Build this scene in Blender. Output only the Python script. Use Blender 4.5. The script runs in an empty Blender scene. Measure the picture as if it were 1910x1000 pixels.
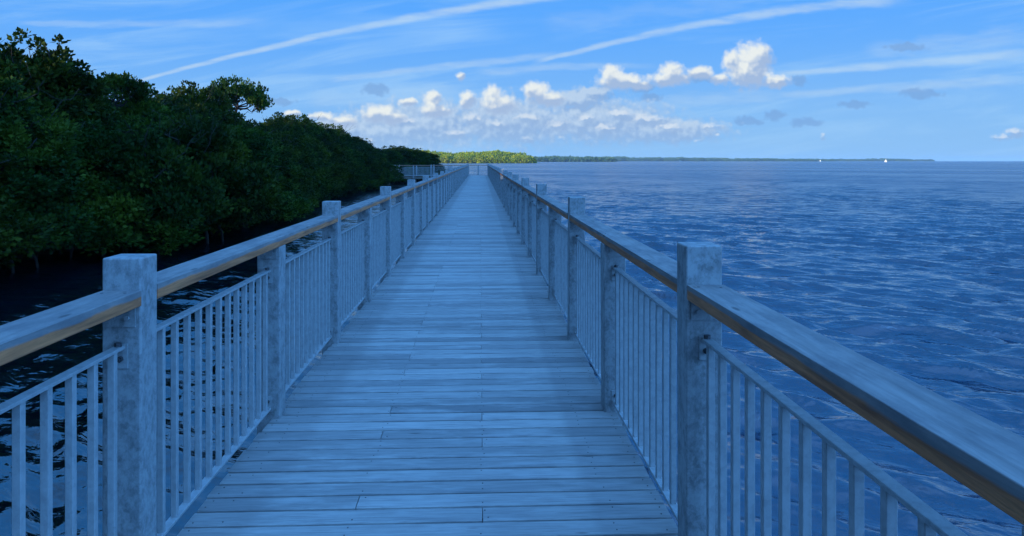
import bpy, math, random
import numpy as np
from mathutils import Vector, Matrix
random.seed(7)
R = math.radians
sc = bpy.context.scene
col = sc.collection

# ------------------------------------------------------------------ scale of the place
EYE = 1.6            # eye above the deck; deck top is z = 0
WATER = -1.0         # water level
F_PX = 1400.0        # focal length in pixels of the 1910 px wide photograph
YAW = math.atan(59 / F_PX)
SUN_EL, SUN_AZ = 8.0, 50.0     # elevation; azimuth measured from straight behind towards the left

# ------------------------------------------------------------------ helpers
def empty(name, loc=(0, 0, 0), rz=0.0, parent=None):
    o = bpy.data.objects.new(name, None)
    col.objects.link(o)
    o.location = loc
    o.rotation_euler = (0, 0, rz)
    o.empty_display_size = 0.2
    if parent: o.parent = parent
    return o

def tag(o, label=None, cat=None, group=None, kind=None):
    if label: o['label'] = label
    if cat: o['category'] = cat
    if group: o['group'] = group
    if kind: o['kind'] = kind
    return o

def mesh_obj(name, me, parent=None, loc=(0, 0, 0), rz=0.0):
    o = bpy.data.objects.new(name, me)
    col.objects.link(o)
    o.location = loc
    o.rotation_euler = (0, 0, rz)
    if parent: o.parent = parent
    return o

class MB:
    """collects simple solids and builds one mesh"""
    def __init__(self):
        self.v, self.f, self.s = [], [], []
    def add(self, verts, faces, smooth=False):
        n = len(self.v)
        self.v += [tuple(p) for p in verts]
        self.f += [tuple(i + n for i in f) for f in faces]
        self.s += [smooth] * len(faces)
    def box(self, x0, x1, y0, y1, z0, z1):
        self.add([(x0,y0,z0),(x1,y0,z0),(x1,y1,z0),(x0,y1,z0),(x0,y0,z1),(x1,y0,z1),(x1,y1,z1),(x0,y1,z1)],
                 [(3,2,1,0),(4,5,6,7),(0,1,5,4),(1,2,6,5),(2,3,7,6),(3,0,4,7)])
    def prism(self, prof, axis, a0, a1):
        """closed convex profile (counter-clockwise) extruded along x or y"""
        n = len(prof)
        if axis == 'x':
            vs = [(a0, p, q) for p, q in prof] + [(a1, p, q) for p, q in prof]
        else:
            vs = [(p, a0, q) for p, q in prof] + [(p, a1, q) for p, q in prof]
        fs = [(i, (i+1) % n, n+(i+1) % n, n+i) for i in range(n)] + [tuple(range(n-1, -1, -1)), tuple(range(n, 2*n))]
        if axis == 'y': fs = [tuple(reversed(f)) for f in fs]
        self.add(vs, fs)
    def cyl(self, p0, p1, r, n=10, r1=None):
        p0, p1 = Vector(p0), Vector(p1)
        r1 = r if r1 is None else r1
        d = (p1 - p0).normalized()
        a = d.orthogonal().normalized(); b = d.cross(a)
        vs = []
        for p, rr in ((p0, r), (p1, r1)):
            for i in range(n):
                t = 2 * math.pi * i / n
                vs.append(p + a * (rr * math.cos(t)) + b * (rr * math.sin(t)))
        fs = [(i, (i+1) % n, n+(i+1) % n, n+i) for i in range(n)] + [tuple(range(n-1, -1, -1)), tuple(range(n, 2*n))]
        self.add(vs, fs, False)
    def tube(self, pts, rad, n=7):
        pts = [Vector(p) for p in pts]
        rings = []
        base = len(self.v)
        for k, p in enumerate(pts):
            d = (pts[min(k+1, len(pts)-1)] - pts[max(k-1, 0)]).normalized()
            a = d.cross(Vector((0.31, 0.95, 0.05)))
            if a.length < 0.05: a = d.orthogonal()
            a.normalize(); b = d.cross(a)
            for i in range(n):
                t = 2 * math.pi * i / n
                self.v.append(tuple(p + a * (rad[k] * math.cos(t)) + b * (rad[k] * math.sin(t))))
        for k in range(len(pts)-1):
            for i in range(n):
                self.f.append((base+k*n+i, base+k*n+(i+1) % n, base+(k+1)*n+(i+1) % n, base+(k+1)*n+i)); self.s.append(True)
        self.f.append(tuple(base + i for i in range(n-1, -1, -1))); self.s.append(False)
        m = base + (len(pts)-1)*n
        self.f.append(tuple(m + i for i in range(n))); self.s.append(False)
    def mesh(self, name, mat):
        me = bpy.data.meshes.new(name)
        me.from_pydata(self.v, [], self.f)
        me.polygons.foreach_set('use_smooth', self.s)
        me.materials.append(mat)
        me.update()
        return me

def np_mesh(name, verts, quads, mat, smooth=False):
    me = bpy.data.meshes.new(name)
    verts = np.asarray(verts, dtype=np.float32); quads = np.asarray(quads, dtype=np.int32)
    me.vertices.add(len(verts)); me.vertices.foreach_set('co', verts.ravel())
    me.loops.add(quads.size); me.loops.foreach_set('vertex_index', quads.ravel())
    me.polygons.add(len(quads))
    me.polygons.foreach_set('loop_start', np.arange(0, quads.size, 4, dtype=np.int32))
    me.polygons.foreach_set('use_smooth', np.full(len(quads), smooth))
    me.materials.append(mat)
    me.update(calc_edges=True)
    return me

# ------------------------------------------------------------------ node helpers
class NT:
    def __init__(self, tree):
        self.t = tree
    def n(self, typ, **kw):
        nd = self.t.nodes.new(typ)
        for k, v in kw.items(): setattr(nd, k, v)
        return nd
    def put(self, sock, val):
        if val is None: return
        if isinstance(val, bpy.types.NodeSocket): self.t.links.new(val, sock)
        else: sock.default_value = val
    def math(self, op, a, b=None, c=None, clamp=False):
        nd = self.n('ShaderNodeMath', operation=op, use_clamp=clamp)
        for i, v in enumerate((a, b, c)): self.put(nd.inputs[i], v)
        return nd.outputs[0]
    def vmath(self, op, a, b=None, scale=None, c=None):
        nd = self.n('ShaderNodeVectorMath', operation=op)
        self.put(nd.inputs[0], a)
        if b is not None: self.put(nd.inputs[1], b)
        if c is not None: self.put(nd.inputs[2], c)
        if scale is not None: self.put(nd.inputs['Scale'], scale)
        return nd.outputs['Value'] if op in ('LENGTH', 'DOT_PRODUCT', 'DISTANCE') else nd.outputs[0]
    def noise(self, vec, scale, detail=3.0, rough=0.5, dist=0.0, out='Fac', dims='3D'):
        nd = self.n('ShaderNodeTexNoise', noise_dimensions=dims)
        if vec is not None: self.put(nd.inputs['Vector'], vec)
        self.put(nd.inputs['Scale'], scale); self.put(nd.inputs['Detail'], detail)
        self.put(nd.inputs['Roughness'], rough); self.put(nd.inputs['Distortion'], dist)
        return nd.outputs[out]
    def range(self, v, a, b, c=0.0, d=1.0, smooth=False):
        nd = self.n('ShaderNodeMapRange', interpolation_type='SMOOTHSTEP' if smooth else 'LINEAR')
        self.put(nd.inputs[0], v)
        for i, x in enumerate((a, b, c, d)): self.put(nd.inputs[i+1], x)
        return nd.outputs[0]
    def mix(self, fac, a, b, mode='MIX'):
        nd = self.n('ShaderNodeMix', data_type='RGBA', blend_type=mode)
        self.put(nd.inputs[0], fac)
        for i, v in ((6, a), (7, b)):
            if isinstance(v, tuple) and len(v) == 3: v = (*v, 1.0)
            self.put(nd.inputs[i], v)
        return nd.outputs[2]
    def sep(self, v):
        nd = self.n('ShaderNodeSeparateXYZ'); self.put(nd.inputs[0], v); return nd.outputs
    def comb(self, x=0.0, y=0.0, z=0.0):
        nd = self.n('ShaderNodeCombineXYZ')
        for i, v in enumerate((x, y, z)): self.put(nd.inputs[i], v)
        return nd.outputs[0]
    def bump(self, h, strength=0.3, distance=0.01, normal=None):
        nd = self.n('ShaderNodeBump')
        self.put(nd.inputs['Height'], h); self.put(nd.inputs['Strength'], strength); self.put(nd.inputs['Distance'], distance)
        if normal is not None: self.put(nd.inputs['Normal'], normal)
        return nd.outputs[0]

def new_mat(name):
    m = bpy.data.materials.new(name)
    m.use_nodes = True
    t = NT(m.node_tree)
    b = m.node_tree.nodes['Principled BSDF']
    return m, t, b

# ------------------------------------------------------------------ materials
def mat_deck():
    m, t, b = new_mat('weathered_deck_wood')
    geo = t.n('ShaderNodeNewGeometry')
    pos = geo.outputs['Position']; rnd = geo.outputs['Random Per Island']
    off = t.comb(t.math('MULTIPLY', rnd, 37.0), t.math('MULTIPLY', rnd, 91.0), 0.0)
    p = t.vmath('ADD', pos, off)
    grain = t.noise(t.vmath('MULTIPLY', p, (2.2, 55.0, 20.0)), 1.0, 5, 0.62, 0.35)
    fine = t.noise(t.vmath('MULTIPLY', p, (9.0, 260.0, 60.0)), 1.0, 3, 0.6)
    blot = t.noise(t.vmath('MULTIPLY', p, (2.4, 9.0, 1.0)), 1.0, 4, 0.65)
    patch = t.noise(t.vmath('MULTIPLY', pos, (1.1, 0.45, 1.0)), 1.0, 3, 0.55)
    c = t.mix(t.range(rnd, 0, 1, 0, 1), (0.23, 0.22, 0.215), (0.52, 0.50, 0.475))
    c = t.mix(t.range(grain, 0.42, 0.70, 0.0, 0.62), c, (0.17, 0.17, 0.175))
    c = t.mix(t.range(fine, 0.45, 0.72, 0.0, 0.5), c, (0.12, 0.12, 0.125))
    c = t.mix(t.range(blot, 0.48, 0.66, 0.0, 0.55), c, (0.50, 0.49, 0.475))
    c = t.mix(t.range(patch, 0.42, 0.66, 0.0, 0.22), c, (0.19, 0.19, 0.20))
    # railing shade painted into the colour as darker strips along both deck edges
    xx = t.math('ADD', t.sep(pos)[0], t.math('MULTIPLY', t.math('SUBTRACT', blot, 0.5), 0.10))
    unshaded = t.math('MULTIPLY', t.range(xx, -1.04, -0.94), t.range(xx, 0.49, 0.54, 1.0, 0.0))
    c = t.mix(t.math('MULTIPLY', t.math('SUBTRACT', 1.0, unshaded), 0.30), c, (0.15, 0.15, 0.155))
    # knots
    vo = t.n('ShaderNodeTexVoronoi'); t.put(vo.inputs['Vector'], t.vmath('MULTIPLY', p, (1.6, 6.5, 1.0))); vo.inputs['Scale'].default_value = 1.0
    knot = t.range(vo.outputs['Distance'], 0.035, 0.075, 1.0, 0.0)
    c = t.mix(t.math('MULTIPLY', knot, 0.75), c, (0.05, 0.045, 0.04))
    t.put(b.inputs['Base Color'], c)
    t.put(b.inputs['Roughness'], t.range(blot, 0.3, 0.7, 0.55, 0.8))
    b.inputs['Specular IOR Level'].default_value = 0.35
    h = t.math('ADD', t.math('MULTIPLY', grain, 1.0), t.math('MULTIPLY', fine, 0.5))
    t.put(b.inputs['Normal'], t.bump(h, 0.35, 0.004))
    return m

def mat_handrail():
    m, t, b = new_mat('handrail_wood')
    tc = t.n('ShaderNodeTexCoord'); geo = t.n('ShaderNodeNewGeometry')
    pos = geo.outputs['Position']; obj = tc.outputs['Object']
    stretch = t.vmath('MULTIPLY', pos, (46.0, 3.0, 46.0))
    grain = t.noise(stretch, 1.0, 5, 0.6, 0.4)
    fine = t.noise(t.vmath('MULTIPLY', pos, (150.0, 6.0, 150.0)), 1.0, 3, 0.6)
    blot = t.noise(t.vmath('MULTIPLY', pos, (11.0, 4.0, 11.0)), 1.0, 5, 0.65)
    grey = t.mix(t.range(grain, 0.40, 0.75, 0.0, 0.7), (0.29, 0.27, 0.26), (0.12, 0.113, 0.112))
    grey = t.mix(t.range(blot, 0.42, 0.66, 0.0, 0.75), grey, (0.14, 0.14, 0.15))
    vo = t.n('ShaderNodeTexVoronoi'); t.put(vo.inputs['Vector'], t.vmath('MULTIPLY', pos, (9.0, 2.6, 9.0))); vo.inputs['Scale'].default_value = 1.0
    grey = t.mix(t.range(vo.outputs['Distance'], 0.05, 0.11, 0.75, 0.0), grey, (0.06, 0.06, 0.06))
    tan = t.mix(t.range(grain, 0.3, 0.7), (0.70, 0.25, 0.100), (0.28, 0.092, 0.040))
    tan = t.mix(t.range(fine, 0.5, 0.75, 0.0, 0.5), tan, (0.12, 0.075, 0.035))
    z = t.sep(obj)[2]
    edge = t.math('ADD', z, t.math('MULTIPLY', t.math('SUBTRACT', t.math('ADD', blot, grain), 1.0), 0.022))
    fac = t.range(edge, 0.004, 0.011)
    c = t.mix(fac, tan, grey)
    t.put(b.inputs['Base Color'], c)
    t.put(b.inputs['Roughness'], t.range(blot, 0.3, 0.7, 0.6, 0.85))
    b.inputs['Specular IOR Level'].default_value = 0.4
    t.put(b.inputs['Normal'], t.bump(t.math('ADD', grain, t.math('MULTIPLY', fine, 0.4)), 0.3, 0.004))
    return m

def mat_galv(name, base, dark, mott, rough, rust=0.0, metal=0.1):
    m, t, b = new_mat(name)
    geo = t.n('ShaderNodeNewGeometry'); pos = geo.outputs['Position']
    big = t.noise(t.vmath('MULTIPLY', pos, (22.0, 22.0, 15.0)), 1.0, 7, 0.75, 0.1)
    sp = t.n('ShaderNodeTexVoronoi'); t.put(sp.inputs['Vector'], pos); sp.inputs['Scale'].default_value = 60.0
    drip = t.noise(t.vmath('MULTIPLY', pos, (34.0, 34.0, 1.6)), 1.0, 4, 0.6, 0.3)
    c = t.mix(t.range(big, 0.43, 0.60, 0.0, mott), base, dark)
    c = t.mix(t.range(t.sep(sp.outputs['Color'])[0], 0, 1, 0.0, 0.24), c, (0.50, 0.52, 0.54))
    c = t.mix(t.range(drip, 0.58, 0.74, 0.0, mott * 0.35), c, (dark[0]*0.8, dark[1]*0.8, dark[2]*0.8))
    if rust:
        ru = t.noise(pos, 7.0, 5, 0.7)
        c = t.mix(t.range(ru, 0.66, 0.74, 0.0, rust), c, (0.20, 0.15, 0.10))
    t.put(b.inputs['Base Color'], c)
    b.inputs['Metallic'].default_value = metal
    t.put(b.inputs['Roughness'], t.range(big, 0.3, 0.7, rough, rough + 0.18))
    t.put(b.inputs['Normal'], t.bump(t.math('ADD', big, t.math('MULTIPLY', drip, 0.5)), 0.12, 0.003))
    return m

def mat_plain(name, colr, rough=0.6, metal=0.0, var=0.25, scale=6.0):
    m, t, b = new_mat(name)
    geo = t.n('ShaderNodeNewGeometry')
    nz = t.noise(geo.outputs['Position'], scale, 4, 0.6)
    c = t.mix(t.range(nz, 0.3, 0.7), colr, tuple(x * (1 - var) for x in colr))
    t.put(b.inputs['Base Color'], c)
    b.inputs['Roughness'].default_value = rough
    b.inputs['Metallic'].default_value = metal
    t.put(b.inputs['Normal'], t.bump(nz, 0.2, 0.01))
    return m

def mat_leaf(name, dark, mid, light, scale):
    m, t, b = new_mat(name)
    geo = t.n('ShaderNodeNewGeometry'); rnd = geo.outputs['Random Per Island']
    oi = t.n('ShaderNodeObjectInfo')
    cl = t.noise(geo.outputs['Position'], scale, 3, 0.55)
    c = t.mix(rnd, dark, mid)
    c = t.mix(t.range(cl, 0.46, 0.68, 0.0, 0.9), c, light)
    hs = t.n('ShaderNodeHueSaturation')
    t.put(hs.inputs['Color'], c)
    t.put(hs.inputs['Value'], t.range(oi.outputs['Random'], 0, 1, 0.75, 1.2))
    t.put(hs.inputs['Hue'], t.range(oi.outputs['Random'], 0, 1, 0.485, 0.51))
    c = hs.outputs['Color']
    t.put(b.inputs['Base Color'], c)
    b.inputs['Roughness'].default_value = 0.6
    b.inputs['Specular IOR Level'].default_value = 0.12
    tr = t.n('ShaderNodeBsdfTranslucent'); t.put(tr.inputs['Color'], c)
    mx = t.n('ShaderNodeMixShader'); mx.inputs[0].default_value = 0.25
    t.t.links.new(b.outputs[0], mx.inputs[1]); t.t.links.new(tr.outputs[0], mx.inputs[2])
    out = [n for n in t.t.nodes if n.type == 'OUTPUT_MATERIAL'][0]
    t.t.links.new(mx.outputs[0], out.inputs['Surface'])
    return m

def mat_water():
    m, t, b = new_mat('sea_water')
    geo = t.n('ShaderNodeNewGeometry'); pos = geo.outputs['Position']
    at = t.n('ShaderNodeAttribute', attribute_name='unresolved')
    rot = t.n('ShaderNodeVectorRotate', rotation_type='Z_AXIS'); t.put(rot.inputs['Vector'], pos)
    rot.inputs['Angle'].default_value = R(38)      # crests run along local x after this
    pr = rot.outputs[0]
    w0 = t.noise(t.vmath('MULTIPLY', pr, (0.035, 0.085, 0.0)), 1.0, 3, 0.6, 0.3)
    w1 = t.noise(t.vmath('MULTIPLY', pr, (0.30, 0.75, 0.0)), 1.0, 2, 0.5, 0.3)       # fallback for the long waves
    w2 = t.noise(t.vmath('MULTIPLY', pr, (1.8, 4.4, 0.0)), 1.0, 2, 0.5, 0.5)
    w3 = t.noise(t.vmath('MULTIPLY', pr, (5.0, 10.0, 0.0)), 1.0, 3, 0.55, 0.3)
    un = at.outputs['Fac']
    h = t.math('ADD', t.math('MULTIPLY', t.math('ADD', t.math('MULTIPLY', w1, 0.32), t.math('MULTIPLY', w0, 0.5)), un), t.math('MULTIPLY', w2, t.range(un, 0, 1, 0.018, 0.10)))
    h = t.math('ADD', h, t.math('MULTIPLY', w3, 0.012))
    # patches of calmer and rougher water
    pat = t.noise(t.vmath('MULTIPLY', pr, (0.010, 0.035, 0.0)), 1.0, 3, 0.55)
    h = t.math('MULTIPLY', h, t.range(pat, 0.35, 0.65, 0.65, 1.25))
    t.put(b.inputs['Normal'], t.bump(h, 1.0, 1.0))
    # open water is blue; the mangroves' dark reflection is painted into the channel beside them
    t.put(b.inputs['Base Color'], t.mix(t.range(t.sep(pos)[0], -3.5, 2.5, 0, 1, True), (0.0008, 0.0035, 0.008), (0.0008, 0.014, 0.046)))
    t.put(b.inputs['Roughness'], t.math('ADD', 0.05, t.math('MULTIPLY', t.math('MULTIPLY', un, un), t.range(pat, 0.3, 0.7, 0.12, 0.26))))
    b.inputs['IOR'].default_value = 2.5
    return m

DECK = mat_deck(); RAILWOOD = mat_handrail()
GALV = mat_galv('galvanised_post_steel', (0.30, 0.32, 0.33), (0.12, 0.13, 0.135), 0.75, 0.45, 0.55)
PICK = mat_galv('galvanised_panel_steel', (0.34, 0.36, 0.37), (0.22, 0.235, 0.245), 0.55, 0.42, 0.0)
DARKMETAL = mat_plain('dark_bolt_steel', (0.10, 0.10, 0.11), 0.45, 0.6)
PILEWOOD = mat_plain('pile_timber', (0.22, 0.20, 0.17), 0.85)
BARK = mat_plain('mangrove_bark', (0.030, 0.026, 0.022), 0.9, 0, 0.45, 9.0)
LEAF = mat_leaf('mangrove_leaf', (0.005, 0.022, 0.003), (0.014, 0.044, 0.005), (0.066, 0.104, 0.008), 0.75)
FARLEAF = mat_leaf('island_mangrove_leaf', (0.11, 0.20, 0.010), (0.27, 0.40, 0.018), (0.45, 0.50, 0.026), 0.10)
SHORELEAF = mat_leaf('far_shore_leaf', (0.035, 0.085, 0.045), (0.05, 0.11, 0.05), (0.075, 0.14, 0.06), 0.02)
MUD = mat_plain('shore_mud', (0.05, 0.042, 0.032), 0.9, 0, 0.5, 1.5)
WATERM = mat_water()
HULL = mat_plain('boat_white_paint', (0.80, 0.80, 0.78), 0.35, 0, 0.05)
SAIL = mat_plain('sail_cloth', (0.85, 0.84, 0.82), 0.8, 0, 0.06)
WIRE = mat_plain('mast_metal', (0.5, 0.5, 0.5), 0.4, 0.8)

# ------------------------------------------------------------------ water: one sheet to the horizon, real waves where the mesh can carry them
def axis(fine, x0, growth, far, cap_at=400.0):
    out = [0.0]; x = 0.0
    while x < far:
        g = growth if x < cap_at else 0.06
        x += max(fine, (x - x0) * g + fine if x > x0 else fine)
        out.append(x)
    return np.array(out)
xs_r = axis(0.085, 24.0, 0.011, 9000.0)
xs_l = axis(0.085, 7.0, 0.03, 9000.0, 60.0)
xs = np.concatenate([-xs_l[::-1][:-1], xs_r])
ys_f = axis(0.065, 14.0, 0.0034, 9000.0, 220.0)
ys_b = axis(0.3, 4.0, 0.08, 9000.0)
ys = np.concatenate([-ys_b[::-1][:-1], ys_f])
X, Y = np.meshgrid(xs, ys)
dx = np.gradient(xs)[None, :]; dy = np.gradient(ys)[:, None]
cell = np.maximum(dx, dy * 0.8)
rng = np.random.default_rng(17)
Z = np.zeros_like(X); tot = 0.0; got = np.zeros_like(X); DX = np.zeros_like(X); DY = np.zeros_like(X)
for i in range(96):
    lam = 0.26 * (0.95 / 0.26) ** rng.random() if i % 5 else 1.1 + 1.6 * rng.random()
    ang = R(50) + rng.normal(0, R(20 if lam < 1.0 else 13))             # travel direction measured from +x
    k = 2 * math.pi / lam
    slope = (0.052 if lam < 1.0 else 0.028) * (0.7 + 0.6 * rng.random())
    a = slope / k
    att = np.clip((lam / cell - 2.3) / 2.0, 0, 1)
    ph = k * (X * math.cos(ang) + Y * math.sin(ang)) + rng.random() * 6.283
    Z += att * a * np.sin(ph)
    DX += att * a * math.cos(ang) * np.cos(ph); DY += att * a * math.sin(ang) * np.cos(ph)
    got += att * slope ** 2; tot += slope ** 2
# gusts: wave height changes slowly over the surface
g = 1.0 + 0.28 * np.sin(X * 0.21 + Y * 0.09 + 1.0) * np.sin(Y * 0.13 - X * 0.05) + 0.15 * np.sin(X * 0.61 - Y * 0.37)
rr_ = np.hypot(X - 4.0, Y - 4.0)
g = g * np.interp(rr_, [0, 8, 18, 34, 90, 160], [0.92, 1.02, 0.95, 0.60, 0.50, 0.6]) * np.where(X < -1.5, 0.58, 1.0)
V = np.stack([X + 0.75 * DX * g, Y + 0.75 * DY * g, Z * g + WATER], -1).reshape(-1, 3)
ny, nx = X.shape
idx = np.arange(nx * ny).reshape(ny, nx)
Q = np.stack([idx[:-1, :-1], idx[:-1, 1:], idx[1:, 1:], idx[1:, :-1]], -1).reshape(-1, 4)
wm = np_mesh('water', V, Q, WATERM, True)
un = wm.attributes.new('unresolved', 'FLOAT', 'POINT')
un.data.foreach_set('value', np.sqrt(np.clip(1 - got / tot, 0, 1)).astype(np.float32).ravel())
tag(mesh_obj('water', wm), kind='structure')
del X, Y, Z, V, Q, DX, DY, got

# muddy bank under the mangroves
mb = MB()
SHORE = [(-30, -11.3), (0, -11.6), (14, -12.6), (19, -12.0), (24, -10.8), (30, -11.2), (45, -12.6), (60, -12.8), (74, -11.6), (86, -11.2), (96, -9.6), (110, -7.6), (130, -7.0), (150, -12)]
vs = []
for s, x in SHORE:
    vs += [(x, s, WATER - 0.3), (x - 1.2, s, WATER + 0.12), (x - 12, s, WATER + 0.45), (-90, s, WATER + 0.6), (-90.5, s, WATER - 0.5)]
fs = []
for k in range(len(SHORE) - 1):
    for j in range(4):
        a = k * 5 + j
        fs.append((a, a + 5, a + 6, a + 1))
mb.add(vs, fs, True)
tag(mesh_obj('shore_ground', mb.mesh('shore_ground', MUD)), kind='structure')

# ------------------------------------------------------------------ boardwalk
PITCH = 0.1455; GAP = 0.0215; S0, S_CORNER, S_END = -1.6, 81.22, 83.13
DL, DR = -1.30, 0.86                      # deck edges
bw = tag(empty('boardwalk', (0, 0, 0)), 'long grey plank boardwalk running straight out over the water, turning at its far end', 'boardwalk')
def board(mb, x0, x1, s0, s1, z=0.0, tilt=0.0):
    c = 0.004
    mb.prism([(s0, z-0.062), (s1, z-0.062), (s1, z-c), (s1-c, z), (s0+c, z), (s0, z-c)], 'x', x0, x1)
mb = MB(); scr = MB()
s = S0; k = 0
JOISTS = [-1.15, -0.575, 0.01, 0.60]
while s < S_END - 0.02:
    w = PITCH - GAP + random.uniform(-0.0025, 0.0015)
    z = random.uniform(-0.0022, 0.0)
    xl = DL + random.uniform(-0.008, 0.008); xr = DR + random.uniform(-0.006, 0.006)
    cuts = {0: [], 1: [0.01], 2: [-0.575], 3: [], 4: [0.01], 5: [-0.575]}[k % 6] if random.random() < 0.8 else []
    e = [xl] + cuts + [xr]
    for a, b in zip(e[:-1], e[1:]):
        zz = z + random.uniform(-0.0012, 0.0)
        board(mb, a + (0.002 if a != xl else 0), b - (0.002 if b != xr else 0), s, s + w, zz)
    if s < 16:
        for jx in JOISTS + [0.82, -1.26]:
            for q in (0.22, 0.78):
                if random.random() < 0.3: continue
                px, py = jx + random.uniform(-0.012, 0.012), s + w * q + random.uniform(-0.006, 0.006)
                if jx in cuts: px += random.choice((-0.022, 0.022))
                scr.cyl((px, py, z - 0.004), (px, py, z + 0.0012), 0.0034, 7)
    s += PITCH; k += 1
# the far branch, planks across its own length
x = DL - 0.004
while x > -24:
    mb.prism([(x - 0.139, -0.038), (x, -0.038), (x, -0.004), (x-0.004, 0.0), (x - 0.135, 0.0), (x - 0.139, -0.004)], 'y', S_CORNER - 0.05, S_END + 0.05)
    x -= PITCH
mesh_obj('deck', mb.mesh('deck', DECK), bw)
tag(mesh_obj('deck_screw', scr.mesh('deck_screws', DARKMETAL), bw), kind='stuff')
for jx in (DL + 0.05, -0.22, DR - 0.05):
    mb = MB(); mb.box(jx - 0.04, jx + 0.04, S0 + 0.02, S_END, -0.33, -0.065)
    mesh_obj('stringer', mb.mesh('stringer', PILEWOOD), bw)
for sy in (S_CORNER + 0.08, S_END - 0.08):
    mb = MB(); mb.box(-24, DL, sy - 0.04, sy + 0.04, -0.34, -0.041)
    mesh_obj('stringer', mb.mesh('stringer', PILEWOOD), bw)
mb = MB(); mb.cyl((0, 0, WATER - 2.5), (0, 0, -0.335), 0.13, 14, 0.12)
pile_me = mb.mesh('pile', PILEWOOD)
POST0, BAY = 2.91, 1.91
for i in range(-2, 43, 4):
    for px in (DL + 0.2, DR - 0.2):
        mesh_obj('pile', pile_me, bw, (px, POST0 + BAY * i, 0))
for i in range(1, 8):
    for sy in (S_CORNER + 0.25, S_END - 0.25):
        mesh_obj('pile', pile_me, bw, (DL - 2.9 * i, sy, 0))

# ------------------------------------------------------------------ railings
PW = 0.14                 # post size
RAIL_TOP = 1.125; RAIL_T = 0.058; RAIL_W = 0.142
def post_mesh(top, name):
    import bmesh
    bm = bmesh.new()
    bmesh.ops.create_cube(bm, size=1.0)
    for v in bm.verts:
        v.co.x *= PW; v.co.y *= PW
        v.co.z = -0.34 if v.co.z < 0 else top
    bmesh.ops.bevel(bm, geom=[e for e in bm.edges], offset=0.006, segments=2, affect='EDGES', profile=0.5)
    me = bpy.data.meshes.new(name); bm.to_mesh(me); bm.free()
    me.materials.append(GALV)
    return me
SHORT = post_mesh(RAIL_TOP - RAIL_T - 0.001, 'short_post')

def mounting_plate(side, sgn):
    """angle plate with two bolts that carries the handrail, on the post's face along the run; sgn = face direction"""
    mb = MB(); y = sgn * PW / 2
    y0, y1 = (y, y + 0.007) if sgn > 0 else (y - 0.007, y)
    mb.box(-0.052, 0.052, y0, y1, RAIL_TOP - RAIL_T - 0.075, RAIL_TOP - RAIL_T - 0.008)
    t0, t1 = (y + 0.0, y + 0.06) if sgn > 0 else (y - 0.06, y - 0.0)
    mb.box(-0.050, 0.050, t0, t1, RAIL_TOP - RAIL_T - 0.0085, RAIL_TOP - RAIL_T - 0.0015)
    for bx in (-0.026, 0.024):
        mb.cyl((bx, y + sgn * 0.005, RAIL_TOP - RAIL_T - 0.043), (bx, y + sgn * 0.016, RAIL_TOP - RAIL_T - 0.043), 0.009, 6)
    return mb
PLATE_F = mounting_plate(0, 1).mesh('rail_plate_front', GALV)
PLATE_B = mounting_plate(0, -1).mesh('rail_plate_back', GALV)

def handrail_mesh(length):
    h = RAIL_W / 2; r = 0.0025; t = RAIL_T / 2
    prof = [(-h+0.003, -t), (h-0.003, -t), (h, -t+0.003)]
    for a in range(0, 91, 18): prof.append((h - r + r * math.cos(R(a)), t - r + r * math.sin(R(a))))
    for a in range(90, 181, 18): prof.append((-h + r + r * math.cos(R(a)), t - r + r * math.sin(R(a))))
    prof.append((-h, -t+0.003))
    mb = MB(); mb.prism(prof, 'y', 0.0, length)
    return mb.mesh('handrail', RAILWOOD)

P_TOP, P_BOT, BARW = 0.925, 0.062, 0.0255
SPAN = BAY - PW
def m_top_rail(sp=SPAN):
    mb = MB(); mb.prism([(-0.019, P_TOP-0.011), (0.019, P_TOP-0.011), (0.019, P_TOP-0.002), (0.017, P_TOP), (-0.017, P_TOP), (-0.019, P_TOP-0.002)], 'y', 0.012, sp - 0.012); return mb
def m_bot_rail(sp=SPAN):
    mb = MB(); mb.prism([(-0.019, P_BOT-0.004), (0.019, P_BOT-0.004), (0.019, P_BOT+0.006), (0.017, P_BOT+0.008), (-0.017, P_BOT+0.008), (-0.019, P_BOT+0.006)], 'y', 0.012, sp - 0.012); return mb
def m_picket():
    mb = MB(); h = BARW / 2; c = 0.002; z0, z1 = P_BOT + 0.006, P_TOP - 0.009
    ring = [(-h+c, -h), (h-c, -h), (h, -h+c), (h, h-c), (h-c, h), (-h+c, h), (-h, h-c), (-h, -h+c)]
    n = 8
    mb.add([(x, y, z0) for x, y in ring] + [(x, y, z1) for x, y in ring], [(i, (i+1) % n, n+(i+1) % n, n+i) for i in range(n)])
    return mb
def m_bracket(sgn, z, up):
    """tab with bolt that fixes a panel rail to the post face at y = 0"""
    mb = MB()
    y0, y1 = (0.0, 0.006) if sgn > 0 else (-0.006, 0.0)
    mb.box(-0.024, 0.024, y0, y1, z - 0.085 if up else z - 0.02, z + 0.004 if up else z + 0.075)
    y0, y1 = (0.0062, 0.045) if sgn > 0 else (-0.045, -0.0062)
    mb.box(-0.0165, 0.0165, y0, y1, z - 0.0135 if up else z + 0.0085, z - 0.0115 if up else z + 0.0125)
    b = MB()
    zz = z - 0.05 if up else z + 0.045
    b.cyl((0, sgn * 0.005, zz), (0, sgn * 0.020, zz), 0.011, 6)
    b.cyl((0, sgn * 0.020, zz), (0, sgn * 0.030, zz), 0.006, 8)
    return mb, b
def m_nut(sgn, z):
    b = MB(); b.cyl((0.0, sgn * 0.026, z), (0.0, sgn * 0.026, z + 0.014), 0.013, 8); return b
NUT = {'tf': m_nut(1, P_TOP).mesh('nut', DARKMETAL), 'tb': m_nut(-1, P_TOP).mesh('nut', DARKMETAL)}
BR = {}
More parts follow.
